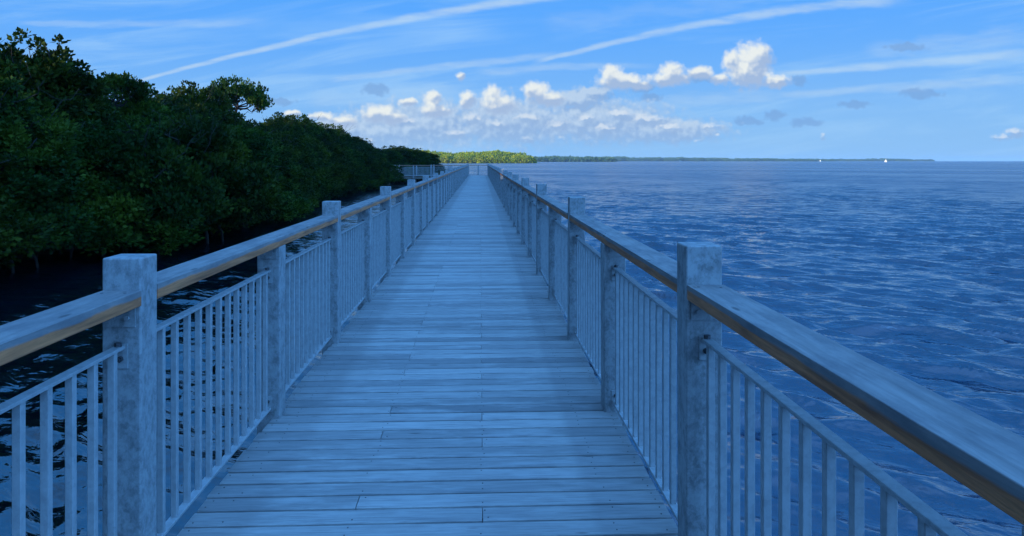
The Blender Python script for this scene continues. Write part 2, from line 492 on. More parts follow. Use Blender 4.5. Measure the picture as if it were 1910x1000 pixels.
for nm, (sg, z, up) in {'tf': (1, P_TOP, True), 'tb': (-1, P_TOP, True), 'bf': (1, P_BOT, False), 'bb': (-1, P_BOT, False)}.items():
    a, b = m_bracket(sg, z, up)
    BR[nm] = (a.mesh('bracket', PICK), b.mesh('bracket_bolt', DARKMETAL))
TOPR, BOTR, PICKET = m_top_rail().mesh('top_rail', PICK), m_bot_rail().mesh('bottom_rail', PICK), m_picket().mesh('picket', PICK)
NP = 13
def picket_ys(sp=SPAN, n=NP): return [sp * (j + 0.5) / n for j in range(n)]
def m_whole_panel(sp=SPAN, n=NP):
    mb = MB()
    for src in (m_top_rail(sp), m_bot_rail(sp)): mb.add(src.v, src.f)
    p = m_picket()
    for y in picket_ys(sp, n): mb.add([(a, b + y, c) for a, b, c in p.v], p.f)
    return mb
FARPANEL = m_whole_panel().mesh('picket_panel', PICK)
RAILS = {}
mb = MB(); mb.cyl((0, 0, -0.004), (0, 0, 0.0012), 0.0058, 9)
RSCREW = mb.mesh('rail_screw', DARKMETAL)

def railing(name, label, loc, rz, stations, tall_top, tall_every=2, near=12, first_tall=0, grp=None):
    """posts at the stations along local +y, picket panels between them, handrails between the tall posts"""
    rt = tag(empty(name, loc, rz), label, 'railing', grp)
    tall_me = post_mesh(tall_top, 'tall_post')
    talls = []
    for i, y in enumerate(stations):
        is_tall = (i - first_tall) % tall_every == 0 or i == len(stations) - 1 or i == 0
        p = mesh_obj('post', tall_me if is_tall else SHORT, rt, (0, y, 0))
        p.rotation_euler = (random.uniform(-0.004, 0.004), random.uniform(-0.004, 0.004), random.uniform(-0.012, 0.012))
        if is_tall: talls.append(y)
        if i < near:
            mesh_obj('rail_plate', PLATE_B, p); mesh_obj('rail_plate', PLATE_F, p)
        if i == len(stations) - 1: break
        sp = stations[i + 1] - y - PW
        y0 = y + PW / 2
        if i < near and abs(sp - SPAN) < 0.01:
            pan = empty('picket_panel', (0, y0, 0), 0, rt)
            mesh_obj('top_rail', TOPR, pan); mesh_obj('bottom_rail', BOTR, pan)
            for q in picket_ys(): mesh_obj('picket', PICKET, pan, (0, q, 0))
            for nm, yy in (('tf', 0), ('tb', sp), ('bf', 0), ('bb', sp)):
                mesh_obj('bracket', BR[nm][0], pan, (0, yy, 0)); mesh_obj('bolt', BR[nm][1], pan, (0, yy, 0))
                if nm in NUT: mesh_obj('nut', NUT[nm], pan, (0, yy, 0))
        elif abs(sp - SPAN) < 0.01:
            mesh_obj('picket_panel', FARPANEL, rt, (0, y0, 0))
        else:
            n = max(2, round(sp / 0.136))
            mesh_obj('picket_panel', m_whole_panel(sp, n).mesh('picket_panel', PICK), rt, (0, y0, 0))
    for a, b in zip(talls[:-1], talls[1:]):
        L = round(b - a - PW - 0.004, 3)
        if L not in RAILS: RAILS[L] = handrail_mesh(L)
        hr = mesh_obj('handrail', RAILS[L], rt, (random.uniform(-0.003, 0.003), a + PW / 2 + 0.002, RAIL_TOP - RAIL_T / 2 + random.uniform(-0.0015, 0.0015)))
        if near and a < 14:
            for q in (0.06, L * 0.5 - 0.05, L * 0.5 + 0.05, L - 0.06):
                for sx_ in (-0.042, 0.044):
                    mesh_obj('screw', RSCREW, hr, (sx_ + random.uniform(-0.006, 0.006), q + random.uniform(-0.012, 0.012), RAIL_T / 2))
    return rt
XL, XR = -1.245 - PW / 2, 0.79 + PW / 2
st = [POST0 + BAY * i for i in range(-2, 42)]
railing('railing', 'galvanised picket railing with wooden handrail along the mangrove side of the boardwalk', (XL, 0, 0), 0, [q - 0.03 for q in st[:-1]] + [S_CORNER], RAIL_TOP + 0.118)
railing('railing', 'galvanised picket railing with wooden handrail along the open sea side of the boardwalk', (XR, 0, 0), 0, st + [S_END + 0.03], RAIL_TOP + 0.15)
# closing rail across the far end, running on along the outer side of the branch to the mangroves
endst = [0, 1.09, 2.18]
while endst[-1] < 22: endst.append(endst[-1] + 1.91)
railing('railing', 'railing closing the far end of the boardwalk and running left to the trees', (XR - 0.0, S_END + 0.03 + PW, 0), R(90), endst, RAIL_TOP + 0.05, near=0)
br = [0.16]
while br[-1] < 20: br.append(br[-1] + 1.91)
railing('railing', 'short pale railing on the near side of the far branch, beside the dark mangroves', (XL, S_CORNER, 0), R(90), br, RAIL_TOP + 0.05, near=0)

# ------------------------------------------------------------------ mangroves
def leaves(tips, dirs, per, ln, spread, rs, up=0.5):
    """rosettes of folded diamond leaves round twig tips -> verts, quads"""
    n = len(tips) * per
    T = np.repeat(tips, per, 0); D = np.repeat(dirs, per, 0)
    r = rs.normal(size=(n, 3)); r /= np.linalg.norm(r, axis=1)[:, None]
    pos = T + r * (rs.random((n, 1)) ** 0.6) * spread * np.array([1, 1, 0.75])
    ld = r * 0.9 + D * 0.5 + np.array([0, 0, up]) + rs.normal(size=(n, 3)) * 0.35
    ld /= np.linalg.norm(ld, axis=1)[:, None]
    side = np.cross(ld, rs.normal(size=(n, 3))); side /= np.linalg.norm(side, axis=1)[:, None]
    # leaves mostly face the sky
    nrm = np.cross(side, ld)
    L = ln * (0.65 + 0.7 * rs.random((n, 1))); W = L * 0.34
    tip = pos + ld * L
    m = pos + ld * L * 0.5
    a = m + side * W + nrm * W * 0.3; b = m - side * W + nrm * W * 0.3
    v = np.stack([pos, a, tip, b], 1).reshape(-1, 3)
    return v, np.arange(len(v)).reshape(-1, 4)

def crown_points(lobes, per_area, rs, zmin):
    P, D = [], []
    for c, r in lobes:
        c = np.array(c); r = np.array(r)
        n = int(per_area * (r[0] * r[1] * r[2]) ** (2 / 3) * 12)
        d = rs.normal(size=(n, 3)); d /= np.linalg.norm(d, axis=1)[:, None]
        q = 0.62 + 0.44 * rs.random((n, 1)) ** 0.6
        P.append(c + d * r * q); D.append(d)
    P = np.concatenate(P); D = np.concatenate(D)
    keep = P[:, 2] > zmin
    return P[keep], D[keep]

def limb(mb, a, b, r0, r1, rs, n=6, wig=0.12):
    a, b = Vector(a), Vector(b); pts, rad = [], []
    L = (b - a).length
    for i in range(n):
        u = i / (n - 1)
        p = a.lerp(b, u)
        if 0 < i < n - 1: p += Vector(tuple(rs.normal(size=3))) * wig * L * 0.35
        p.z -= math.sin(u * math.pi) * 0.06 * L
        pts.append(p); rad.append(r0 + (r1 - r0) * u)
    mb.tube(pts, rad, 6)
    return pts

def make_tree(seed, H=6.0, spread=2.2, n_lobes=24, per=34, dens=5.2, skirt=True, ln=0.125, name='mangrove'):
    """a mangrove of height H above the water: trunk with prop roots and limbs, crown of leaf rosettes"""
    rs = np.random.default_rng(seed)
    lobes = []
    for i in range(n_lobes):
        u = (i + 0.5) / n_lobes
        z = H * (0.30 + 0.60 * u)
        rad = spread * (1.0 - 0.55 * max(0, u - 0.35) / 0.65) * (0.35 + 0.55 * rs.random())
        a = i * 2.4 + rs.random()
        rr = (0.50 + 0.36 * rs.random()) * spread / 2.2
        lobes.append(((rad * math.cos(a), rad * math.sin(a), z - 0.25), (rr * 1.1, rr * 1.1, rr * 0.8)))
    if skirt:
        for i in range(9):
            a = i * 0.7 + rs.random() * 0.4
            rad = spread * (0.85 + 0.25 * rs.random()); rr = 0.55 + 0.3 * rs.random()
            lobes.append(((rad * math.cos(a), rad * math.sin(a), 0.75 + 0.9 * rs.random()), (rr, rr, rr * 0.8)))
    P, D = crown_points(lobes, dens, rs, 0.18)
    v1, q1 = leaves(P, D, per, ln, 0.27, rs)
    # ragged sprigs that stand out of the crown
    n = 46
    a = rs.random(n) * 6.283; u = rs.random(n)
    zz = H * (0.55 + 0.46 * u); rad = spread * (1.05 - 0.75 * u ** 1.5) * (0.4 + 0.6 * rs.random(n))
    SP = np.stack([rad * np.cos(a), rad * np.sin(a), zz], 1)
    SD = np.stack([np.cos(a) * 0.4, np.sin(a) * 0.4, np.full(n, 0.8)], 1)
    v2, q2 = leaves(SP, SD, 26, ln, 0.17, rs)
    crown = np_mesh(name + '_crown', np.concatenate([v1, v2]), np.concatenate([q1, q2 + len(v1)]), LEAF)
    mb = MB()
    top = limb(mb, (0, 0, 0.9), (0.15, -0.1, H * 0.72), 0.13, 0.05, rs, 8, 0.06)
    for i in range(6):
        a = i * 1.05 + rs.random() * 0.5; d = 0.7 + 0.6 * rs.random()
        mb.tube([(0, 0, 1.0 + 0.3 * rs.random()), (d * 0.5 * math.cos(a), d * 0.5 * math.sin(a), 0.85), (d * 0.9 * math.cos(a), d * 0.9 * math.sin(a), 0.3), (d * math.cos(a), d * math.sin(a), -0.6)], [0.05, 0.045, 0.04, 0.035], 6)
    for c, r in lobes[::2]:
        st_ = top[min(7, max(1, int(7 * c[2] / (H * 0.9))))]
        limb(mb, st_, c, 0.055, 0.016, rs, 6)
    for p in SP[::2]:
        j = min(range(len(lobes)), key=lambda q: (Vector(lobes[q][0]) - Vector(p)).length)
        limb(mb, lobes[j][0], p, 0.016, 0.006, rs, 4)
    for i in range(5):
        a = rs.random() * 6.283; d = spread * (0.3 + 0.6 * rs.random()); z = H * (0.72 + 0.2 * rs.random())
        e = (d * 1.25 * math.cos(a), d * 1.25 * math.sin(a), z + 0.5 + 0.4 * rs.random())
        pts = limb(mb, (d * 0.6 * math.cos(a), d * 0.6 * math.sin(a), z - 0.4), e, 0.02, 0.005, rs, 6, 0.18)
        limb(mb, pts[3], pts[3] + Vector((0.3 * rs.normal(), 0.3 * rs.normal(), 0.35)), 0.009, 0.004, rs, 4, 0.15)
    return crown, mb.mesh(name + '_trunk', BARK)

def make_airy(seed, H, spread, n_limbs=11, name='airy_mangrove'):
    """open umbrella crown: bare forked limbs with separate tufts of leaves at their ends"""
    rs = np.random.default_rng(seed); mb = MB(); tips = []
    top = limb(mb, (0, 0, 0.9), (0.1, 0, H * 0.76), 0.11, 0.06, rs, 8, 0.05)
    for i in range(n_limbs):
        a = i * 2.4 + rs.random() * 0.4; d = spread * (0.35 + 0.65 * ((i + 1) / n_limbs) ** 0.6)
        e = Vector((d * math.cos(a), d * math.sin(a), H * (0.985 - 0.16 * (d / spread) ** 2 + 0.02 * rs.normal())))
        pts = limb(mb, top[-1], e, 0.045, 0.014, rs, 6, 0.2)
        tips.append(e)
        for j in range(3):
            b = a + rs.normal() * 0.9
            e2 = pts[3] + Vector((0.55 * math.cos(b), 0.55 * math.sin(b), 0.25 + 0.25 * rs.random()))
            limb(mb, pts[3], e2, 0.02, 0.008, rs, 4, 0.15); tips.append(e2)
    P, D = [], []
    for e in tips:
        k = int(5 + 6 * rs.random())
        q = rs.normal(size=(k, 3)) * np.array([0.22, 0.22, 0.13])
        P.append(np.array(e) + q); D.append(np.tile([0, 0, 1.0], (k, 1)))
    v, q = leaves(np.concatenate(P), np.concatenate(D), 20, 0.125, 0.17, rs)
    return np_mesh(name + '_crown', v, q, LEAF), mb.mesh(name + '_trunk', BARK)

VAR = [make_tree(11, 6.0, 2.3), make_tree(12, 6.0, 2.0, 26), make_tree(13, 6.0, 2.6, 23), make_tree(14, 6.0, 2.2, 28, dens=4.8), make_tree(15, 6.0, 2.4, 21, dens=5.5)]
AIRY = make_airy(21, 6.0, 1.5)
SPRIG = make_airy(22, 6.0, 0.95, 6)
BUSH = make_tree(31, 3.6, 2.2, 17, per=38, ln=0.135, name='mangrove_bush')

def tree(x, s, height, var, label, group=None, sxy=None, rz=None):
    crown, trunk = var
    H0 = 3.6 if var is BUSH else 6.0
    o = tag(empty('mangrove_tree', (x, s, WATER), random.uniform(0, 6.28) if rz is None else rz), label, 'mangrove', group)
    k = height / H0
    sxy = k ** 0.5 if sxy is None else sxy
    o.scale = (sxy, sxy, k)
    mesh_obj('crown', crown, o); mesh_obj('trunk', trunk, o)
    return o

SKY_X = [-300, 0, 30, 60, 100, 118, 150, 185, 230, 262, 300, 340, 380, 440, 480, 500, 530, 560, 600, 640, 680, 700, 740, 770, 800, 830]
SKY_Y = [40, 52, 68, 85, 98, 156, 180, 184, 176, 184, 168, 160, 186, 222, 228, 216, 210, 216, 226, 240, 260, 274, 270, 273, 288, 295]
def px_of(x, s): return 955 + F_PX * math.tan(math.atan2(x, s) - YAW)
def sky_h(x, s):
    """height above the eye that a crown at (x, s) needs to reach the skyline"""
    return max(0.9, (300 - float(np.interp(px_of(x, s), SKY_X, SKY_Y))) / F_PX * (s * math.cos(YAW) + x * math.sin(YAW)) * 0.97)
def shore_x(s): return float(np.interp(s, [a for a, b in SHORE], [b for a, b in SHORE]))
EYE_W = EYE - WATER
LB = {'front': 'dark green mangrove in the front row, its lower leaves hanging over the water',
      'second': 'dark green mangrove in the second row of the shore thicket, its crown forming the skyline',
      'inland': 'dark mangrove deep inside the shore thicket, behind the skyline crowns',
      'far': 'dark mangrove standing behind the far branch of the boardwalk'}
GR = {'front': 'front row mangroves along the shore', 'second': 'skyline mangroves of the shore thicket', 'inland': 'mangroves deep in the thicket', 'far': 'mangroves behind the far branch'}
# front row, low branches over the water
s = -12.0
while s < 79:
    x = shore_x(s) + 0.6 + random.uniform(-0.35, 0.35)
    h = (min(3.1, sky_h(x, s)) if s > 9 else 2.6) * random.uniform(0.50, 0.74) + EYE_W
    tree(x, s, h, random.choice(VAR), LB['front'], GR['front'], 1.0)
    s += random.uniform(2.5, 3.2)
# second row makes the skyline
s = -16.0
while s < 80:
    x = shore_x(s) - 2.3 + random.uniform(-0.4, 0.4)
    if s > 14: h = min(sky_h(x, s) * random.choice((0.80, 0.88, 0.94, 1.0, 1.03)), 4.4) + EYE_W
    else: h = random.uniform(3.1, 3.8) + EYE_W
    tree(x, s, h, random.choice(VAR), LB['second'], GR['second'], 1.02)
    s += random.uniform(2.2, 2.9)
for row, fr in ((5.4, 0.97), (9.0, 0.97), (13.0, 0.97)):
    s = -24.0 + row
    while s < 82:
        x = shore_x(s) - row + random.uniform(-0.6, 0.6)
        h = min(sky_h(x, s) * fr * random.uniform(0.86, 0.97), 5.4) + EYE_W if s > 14 else random.uniform(3.0, 3.9) + EYE_W
        tree(x, s, h, random.choice(VAR), LB['inland'], GR['inland'], 1.15)
        s += random.uniform(3.2, 4.0)
# beyond the far branch
for row in range(4):
    s0 = 87.5 + row * 4.2
    x = shore_x(s0) + 0.3
    while x > -34:
        s = s0 + random.uniform(-1, 1)
        tree(x, s, min(sky_h(x, s) * (0.78 + 0.07 * row) * random.uniform(0.88, 1.03), 4.4) + EYE_W, random.choice(VAR), LB['far'], GR['far'], 1.1)
        x -= random.uniform(3.0, 4.0)
for s, x in ((104, -8.6), (108, -8.3), (112, -8.2), (117, -8.6), (106, -12.0), (113, -12.0)):
    tree(x, s, sky_h(x, s) * 0.97 + EYE_W, random.choice(VAR), LB['far'], GR['far'], 1.1)
# trees one can tell apart
def hero(px, py, x, var, label, sxy=1.0, rz=None):
    t = math.atan((px - 955) / F_PX) + YAW
    s = x / math.tan(t)
    h = (300 - py) / F_PX * (s * math.cos(YAW) + x * math.sin(YAW)) * 0.96 + EYE_W
    return tree(x, s, h, var, label, None, sxy, rz)
hero(440, 138, -13.6, AIRY, 'airy mangrove with bare forked limbs and open umbrella crown against the sky', 1.0)
hero(372, 146, -13.9, VAR[3], 'broad rounded mangrove crown on the skyline, just left of the airy open one', 0.95)
hero(205, 122, -13.4, SPRIG, 'thin mangrove sprig standing alone above the thicket, beneath the start of the contrail', 1.0)
hero(45, 50, -13.4, VAR[1], 'tallest mangrove of the shore thicket, its ragged crown highest against the sky', 1.25)
hero(100, 100, -13.6, VAR[4], 'ragged mangrove crown stepping down just right of the tallest one', 0.8)
tree(-9.3, 24.6, 3.9, BUSH, 'low bright green mangrove bush jutting furthest out over the water', None, 1.0)
tree(-9.6, 21.6, 3.3, BUSH, 'low dark mangrove bush over the water, just left of the bright jutting one', None, 0.9)

# ------------------------------------------------------------------ far land
def woods(name, crowns, per, ln, mat, seed, label):
    rs = np.random.default_rng(seed); vs_, qs_, n0 = [], [], 0
    for (x, y, z, rx, rz_) in crowns:
        d = rs.normal(size=(per, 3)); d[:, 2] = np.abs(d[:, 2]) * 1.1 - 0.35; d /= np.linalg.norm(d, axis=1)[:, None]
        P = np.array([x, y, z]) + d * np.array([rx, rx, rz_]) * (0.82 + 0.25 * rs.random((per, 1)))
        v, q = leaves(P, d, 3, ln, ln * 0.8, rs, 0.2)
        vs_.append(v); qs_.append(q + n0); n0 += len(v)
    o = mesh_obj(name, np_mesh(name, np.concatenate(vs_), np.concatenate(qs_), mat))
    return tag(o, label, 'woods', None, 'stuff')
def at_dist(px, s):
    t = math.atan((px - 955) / F_PX) + YAW
    return s * math.tan(t)
rs = np.random.default_rng(5)
cr = []
ISL_X = [760, 800, 830, 846, 860, 890, 925, 950, 975, 990, 995]; ISL_Y = [282, 284, 286, 290, 287, 285, 283.5, 287, 290, 295, 300]
for i in range(300):
    px = 745 + 247 * rs.random(); dep = rs.random() ** 1.4
    s_ = 800 + 60 * dep
    top = (300 - np.interp(px, ISL_X, ISL_Y)) / F_PX * 800 + EYE
    zt = top * (0.50 + 0.5 * min(1, dep * 1.6)) + rs.normal() * 0.7
    r = 3.6 + 2.6 * rs.random()
    cr.append((at_dist(px, s_), s_, zt - 2.6, r, 3.2))
    cr.append((at_dist(px, s_) + rs.normal(), s_ - 1.0, max(0.4, zt * 0.4 - 1.2), r, 3.6))
woods('island_woods', cr, 75, 1.5, FARLEAF, 8, 'sunlit yellow green mangrove island beyond the end of the boardwalk')
mb = MB(); n = 40
top_ = []; 
xa, xb = at_dist(735, 800), at_dist(992, 800)
vs = []
for i in range(n + 1):
    x = xa + (xb - xa) * i / n
    vs += [(x, 803, WATER - 0.5), (x, 806, WATER + 0.6), (x, 880, WATER + 0.8), (x, 884, WATER - 0.5)]
mb.add(vs, [(k * 4 + j, k * 4 + 4 + j, k * 4 + 5 + j, k * 4 + 1 + j) for k in range(n) for j in range(3)])
tag(mesh_obj('island_ground', mb.mesh('island_ground', MUD)), kind='structure')

def ridge(name, pxs, tops, dist, depth, seed, label, per_m=0.035):
    rs = np.random.default_rng(seed); cr = []
    x0, x1 = at_dist(pxs[0], dist), at_dist(pxs[-1], dist)
    n = int((x1 - x0) * per_m)
    xt = [at_dist(p, dist) for p in pxs]; zt = [(300 - y) / F_PX * dist + EYE for y in tops]
    for i in range(n):
        x = x0 + (x1 - x0) * rs.random(); u = rs.random()
        z = np.interp(x, xt, zt) * (0.55 + 0.45 * u) + rs.normal() * 0.5
        r = 9 + 6 * rs.random()
        cr.append((x, dist + depth * u, z - 4, r, 4.5))
        cr.append((x + rs.normal() * 6, dist + depth * u - 3, max(0.5, z * 0.45 - 2), r, 5))
    return woods(name, cr, 60, 4.2, SHORELEAF, seed, label)
ridge('far_shore_woods', [985, 1010, 1045, 1090, 1115, 1140, 1150], [294.6, 294.6, 293.6, 294.2, 295, 296.4, 299], 1700, 120, 41, 'green strip of low woods across the water, nearest on the horizon', 0.25)
ridge('far_shore_woods', [1100, 1125, 1160, 1215, 1300, 1380, 1450, 1500, 1548, 1560], [294.5, 292.6, 292.8, 294, 294.8, 295.8, 296.4, 297.2, 298.0, 299.2], 3000, 200, 42, 'long bluish line of far woods stretching along the horizon', 0.16)
ridge('far_shore_woods', [1540, 1590, 1620, 1650, 1690, 1705, 1730, 1760], [298.2, 297.6, 298.0, 296.8, 296.6, 297.8, 298.4, 299.3], 3600, 150, 43, 'low faint headland on the horizon behind the white sailboat', 0.16)

# ------------------------------------------------------------------ sailboats
def sailboat(px, s, length, mast, label):
    x = at_dist(px, s)
    o = tag(empty('sailboat', (x, s, WATER), R(25)), label, 'sailboat', 'sailboats on the horizon')
    mb = MB(); n = 9; ring = []
    for i in range(n):
        u = i / (n - 1); yy = (u - 0.5) * length
        w = 0.16 * length * math.sin(math.pi * (0.12 + 0.88 * (1 - u)) ** 0.8) if i < n - 1 else 0.01
        w = max(w, 0.01); h = 0.11 * length + 0.03 * length * u * u
        ring += [(-w, yy, h), (-w * 0.8, yy, 0.02 * length), (0, yy, -0.06 * length), (w * 0.8, yy, 0.02 * length), (w, yy, h)]
    fs = [(k * 5 + j, k * 5 + j + 1, k * 5 + 6 + j, k * 5 + 5 + j) for k in range(n - 1) for j in range(4)]
    fs += [(k * 5 + 4, k * 5, k * 5 + 5, k * 5 + 9) for k in range(n - 1)] + [(4, 3, 2, 1, 0)]
    mb.add(ring, fs); mesh_obj('hull', mb.mesh('hull', HULL), o)
    mb = MB(); mb.cyl((0, 0.05 * length, 0.1 * length), (0, 0.05 * length, mast), 0.09, 8, 0.05)
    mesh_obj('mast', mb.mesh('mast', WIRE), o)
    def sail(y0, y1, zt, ytop, bow):
        mb = MB(); m = 8; vs = []
        for i in range(m + 1):
            v = i / m; a = y0 + (ytop - y0) * v; b = y1 + (ytop - y1) * v
            for j in range(5):
                u = j / 4
                vs.append((bow * math.sin(u * math.pi) * (1 - v) + 0.05, a + (b - a) * u, 0.17 * length + (zt - 0.17 * length) * v))
        mb.add(vs, [(i * 5 + j, i * 5 + j + 1, i * 5 + j + 6, i * 5 + j + 5) for i in range(m) for j in range(4)], True)
        return mb.mesh('sail', SAIL)
    mesh_obj('mainsail', sail(0.02 * length, -0.42 * length, mast * 0.97, 0.02 * length, 0.7), o)
    mesh_obj('jib', sail(0.48 * length, 0.08 * length, mast * 0.85, 0.07 * length, 0.6), o)
    return o
sailboat(1652, 1500, 6.0, 5.8, 'small white sailboat under full sail, the brighter of the two on the horizon')
sailboat(1530, 2900, 6.5, 8.0, 'faint pale sailboat on the horizon, the smaller and dimmer of the two')

# ------------------------------------------------------------------ haze
mb = MB(); mb.box(-9500, 9500, -9500, 9500, WATER - 1.0, 24.0)
hm = bpy.data.materials.new('thin_sea_haze'); hm.use_nodes = True
hm.node_tree.nodes.clear()
ho = hm.node_tree.nodes.new('ShaderNodeOutputMaterial'); hv = hm.node_tree.nodes.new('ShaderNodeVolumePrincipled')
hv.inputs['Color'].default_value = (0.52, 0.80, 1.0, 1); hv.inputs['Density'].default_value = 0.00009; hv.inputs['Anisotropy'].default_value = 0.2
hm.node_tree.links.new(hv.outputs[0], ho.inputs['Volume'])
tag(mesh_obj('haze', mb.mesh('haze', hm)), kind='stuff')

# ------------------------------------------------------------------ sky, clouds, sun
def uv_of(px, py):
    a = math.atan((px - 955) / F_PX) + YAW
    d = math.hypot(px - 955, F_PX)
    el = (300 - py) / d
    return 100 * math.tan(a), 100 * el / math.cos(a)
def blob(px, py, rx, ry):
    u, v = uv_of(px, py)
    return u, v, rx / 14.0, ry / 14.0

CUM = [(1417,104,26,27),(1366,112,19,24),(1396,136,48,32),(1402,116,40,38),(1446,152,32,14),(1344,148,20,12),
       (1254,134,25,19),(1248,148,46,15),(1306,136,28,14),(1140,140,24,19),(1160,153,50,17),(1194,160,24,10),
       (1000,170,26,20),(1022,186,34,14),(920,178,21,21),(932,197,36,19),(808,186,16,19),(814,206,30,15),(873,186,17,16),(762,190,18,9),
       (708,213,34,18),(735,222,22,13),(859,143,9,9),(600,218,24,10),(640,228,32,12),(545,212,16,7)]
LOWC = [(1045,235,26,13),(986,222,34,12),(1160,215,40,13),(1210,226,54,14),(1325,237,34,10),(930,234,28,11),(882,222,28,13),(1128,241,32,10),(1095,222,28,13),
        (1048,264,26,6),(1302,265,16,6),(1342,257,9,6),(1892,248,30,11),(1866,258,36,7),(1535,255,9,10),(1250,240,40,9),(1440,262,14,5),(850,250,36,9),(760,228,30,10),(980,262,24,6),(700,262,24,6)]
BANK = [(1075,186,58,20),(780,236,125,48),(950,228,145,46),(1120,228,145,40),(1235,244,120,24),(700,248,100,42),(1105,172,34,10),(640,240,70,20)]
GREY = [(700,166,30,12),(525,190,32,7),(1490,150,17,13),(1718,175,44,11),(1595,195,34,8),(1445,215,24,11),(1395,226,30,10),(1505,229,32,10),(1690,88,46,9),(1215,182,22,9),(1100,176,44,12),(1195,163,30,11),(1300,145,30,10)]

def group_field(name, blobs, amp, warp, detail, seed):
    ng = bpy.data.node_groups.new(name, 'ShaderNodeTree')
    ng.interface.new_socket('Vector', in_out='INPUT', socket_type='NodeSocketVector')
    ng.interface.new_socket('Field', in_out='OUTPUT', socket_type='NodeSocketFloat')
    t = NT(ng); gi = t.n('NodeGroupInput'); go = t.n('NodeGroupOutput')
    v = gi.outputs[0]
    wn = t.noise(t.vmath('ADD', v, (seed, seed * 2, 0)), 0.55, 3, 0.55, out='Color', dims='2D')
    w = t.vmath('ADD', v, t.vmath('SCALE', t.vmath('SUBTRACT', wn, (0.5, 0.5, 0.5)), scale=warp))
    acc = None
    for b in blobs:
        u0, v0, rx, ry = blob(*b)
        d = t.vmath('MULTIPLY', t.vmath('SUBTRACT', w, (u0, v0, 0)), (1 / rx, 1 / ry, 0))
        f = t.math('SUBTRACT', 1.0, t.vmath('LENGTH', d))
        acc = f if acc is None else t.math('SMOOTH_MAX', acc, f, 0.25)
    n1 = t.noise(t.vmath('ADD', v, (seed * 3, 7, 0)), 0.8, detail, 0.58, dims='2D')
    vo = t.n('ShaderNodeTexVoronoi', voronoi_dimensions='2D', feature='SMOOTH_F1'); t.put(vo.inputs['Vector'], w); vo.inputs['Scale'].default_value = 1.25; vo.inputs['Smoothness'].default_value = 0.6
    puff = t.math('SUBTRACT', 0.42, vo.outputs['Distance'])
    acc = t.math('ADD', acc, t.math('MULTIPLY', t.math('SUBTRACT', n1, 0.5), amp))
    acc = t.math('ADD', acc, t.math('MULTIPLY', puff, amp * 0.45))
    t.put(go.inputs[0], acc)
    return ng
CUMG = group_field('cumulus_field', CUM, 0.66, 0.6, 6, 3.1)
BANKG = group_field('bank_field', BANK, 0.8, 1.2, 5, 9.7)
LOWG = group_field('low_cumulus_field', LOWC, 1.0, 1.0, 6, 13.9)
GREYG = group_field('grey_scud_field', GREY, 0.9, 0.9, 5, 5.3)

SKY_STRENGTH = 0.0616
w = bpy.data.worlds.new('World'); sc.world = w; w.use_nodes = True
t = NT(w.node_tree); bg = w.node_tree.nodes['Background']
sky = t.n('ShaderNodeTexSky', sky_type='NISHITA'); sky.sun_disc = False
sky.sun_elevation = R(SUN_EL); sky.sun_rotation = R(180 + SUN_AZ)
sky.air_density = 1.0; sky.dust_density = 0.35; sky.ozone_density = 2.0; sky.altitude = 0
tc = t.n('ShaderNodeTexCoord'); dirv = tc.outputs['Generated']
sx, sy, sz = t.sep(dirv)
yc = t.math('MAXIMUM', sy, 0.04)
front = t.range(sy, 0.15, 0.35, 0, 1, True)
inv = t.math('DIVIDE', 100.0, yc)
uv = t.comb(t.math('MULTIPLY', sx, inv), t.math('MULTIPLY', sz, inv), 0.0)
U, Vv, _ = t.sep(uv)
def field(ng, vec):
    nd = t.n('ShaderNodeGroup'); nd.node_tree = ng; t.put(nd.inputs[0], vec); return nd.outputs[0]
SKYC = SKY_MIX = sky.outputs[0]
# (colours below are radiances in the sky texture's own units)
OVERHEAD_FILL = (4.7, 16.0, 39.0)  # brighter sky patch added overhead, out of view, to light the deck
TOP, LOW, ZEN, SUNSIDE_DIMMED, SEASIDE_FILL = (0.98, 4.0, 10.3), (2.5, 5.3, 9.2), (1.5, 5.6, 15.0), (0.6, 1.9, 4.6), (5.8, 19.5, 47.0)
grad = t.range(sz, 0.0, 0.21, 0, 1, True)
clear = t.mix(grad, LOW, TOP)
clear = t.mix(t.range(sz, 0.20, 0.42, 0, 1, True), clear, (0.35, 3.2, 10.0))
clear = t.mix(t.range(sz, 0.74, 0.96, 0, 1, True), clear, ZEN)
sund = t.vmath('DOT_PRODUCT', dirv, (-0.80, -0.46, 0.38))
clear = t.mix(t.range(sund, 0.22, 0.75, 0, 1, True), clear, SUNSIDE_DIMMED)  # unseen sky at left rear dimmed to darken post fronts and channel
high = t.vmath('DOT_PRODUCT', dirv, (0.12, -0.48, 0.87))
clear = t.mix(t.range(high, 0.72, 0.98, 0, 1, True), clear, OVERHEAD_FILL)
sead = t.vmath('DOT_PRODUCT', dirv, (0.79, -0.50, 0.35))
clear = t.mix(t.range(sead, 0.78, 1.0, 0, 1, True), clear, SEASIDE_FILL)  # bright patch added to the unseen sky to light the left posts
SKYC = t.mix(0.95, SKYC, clear)
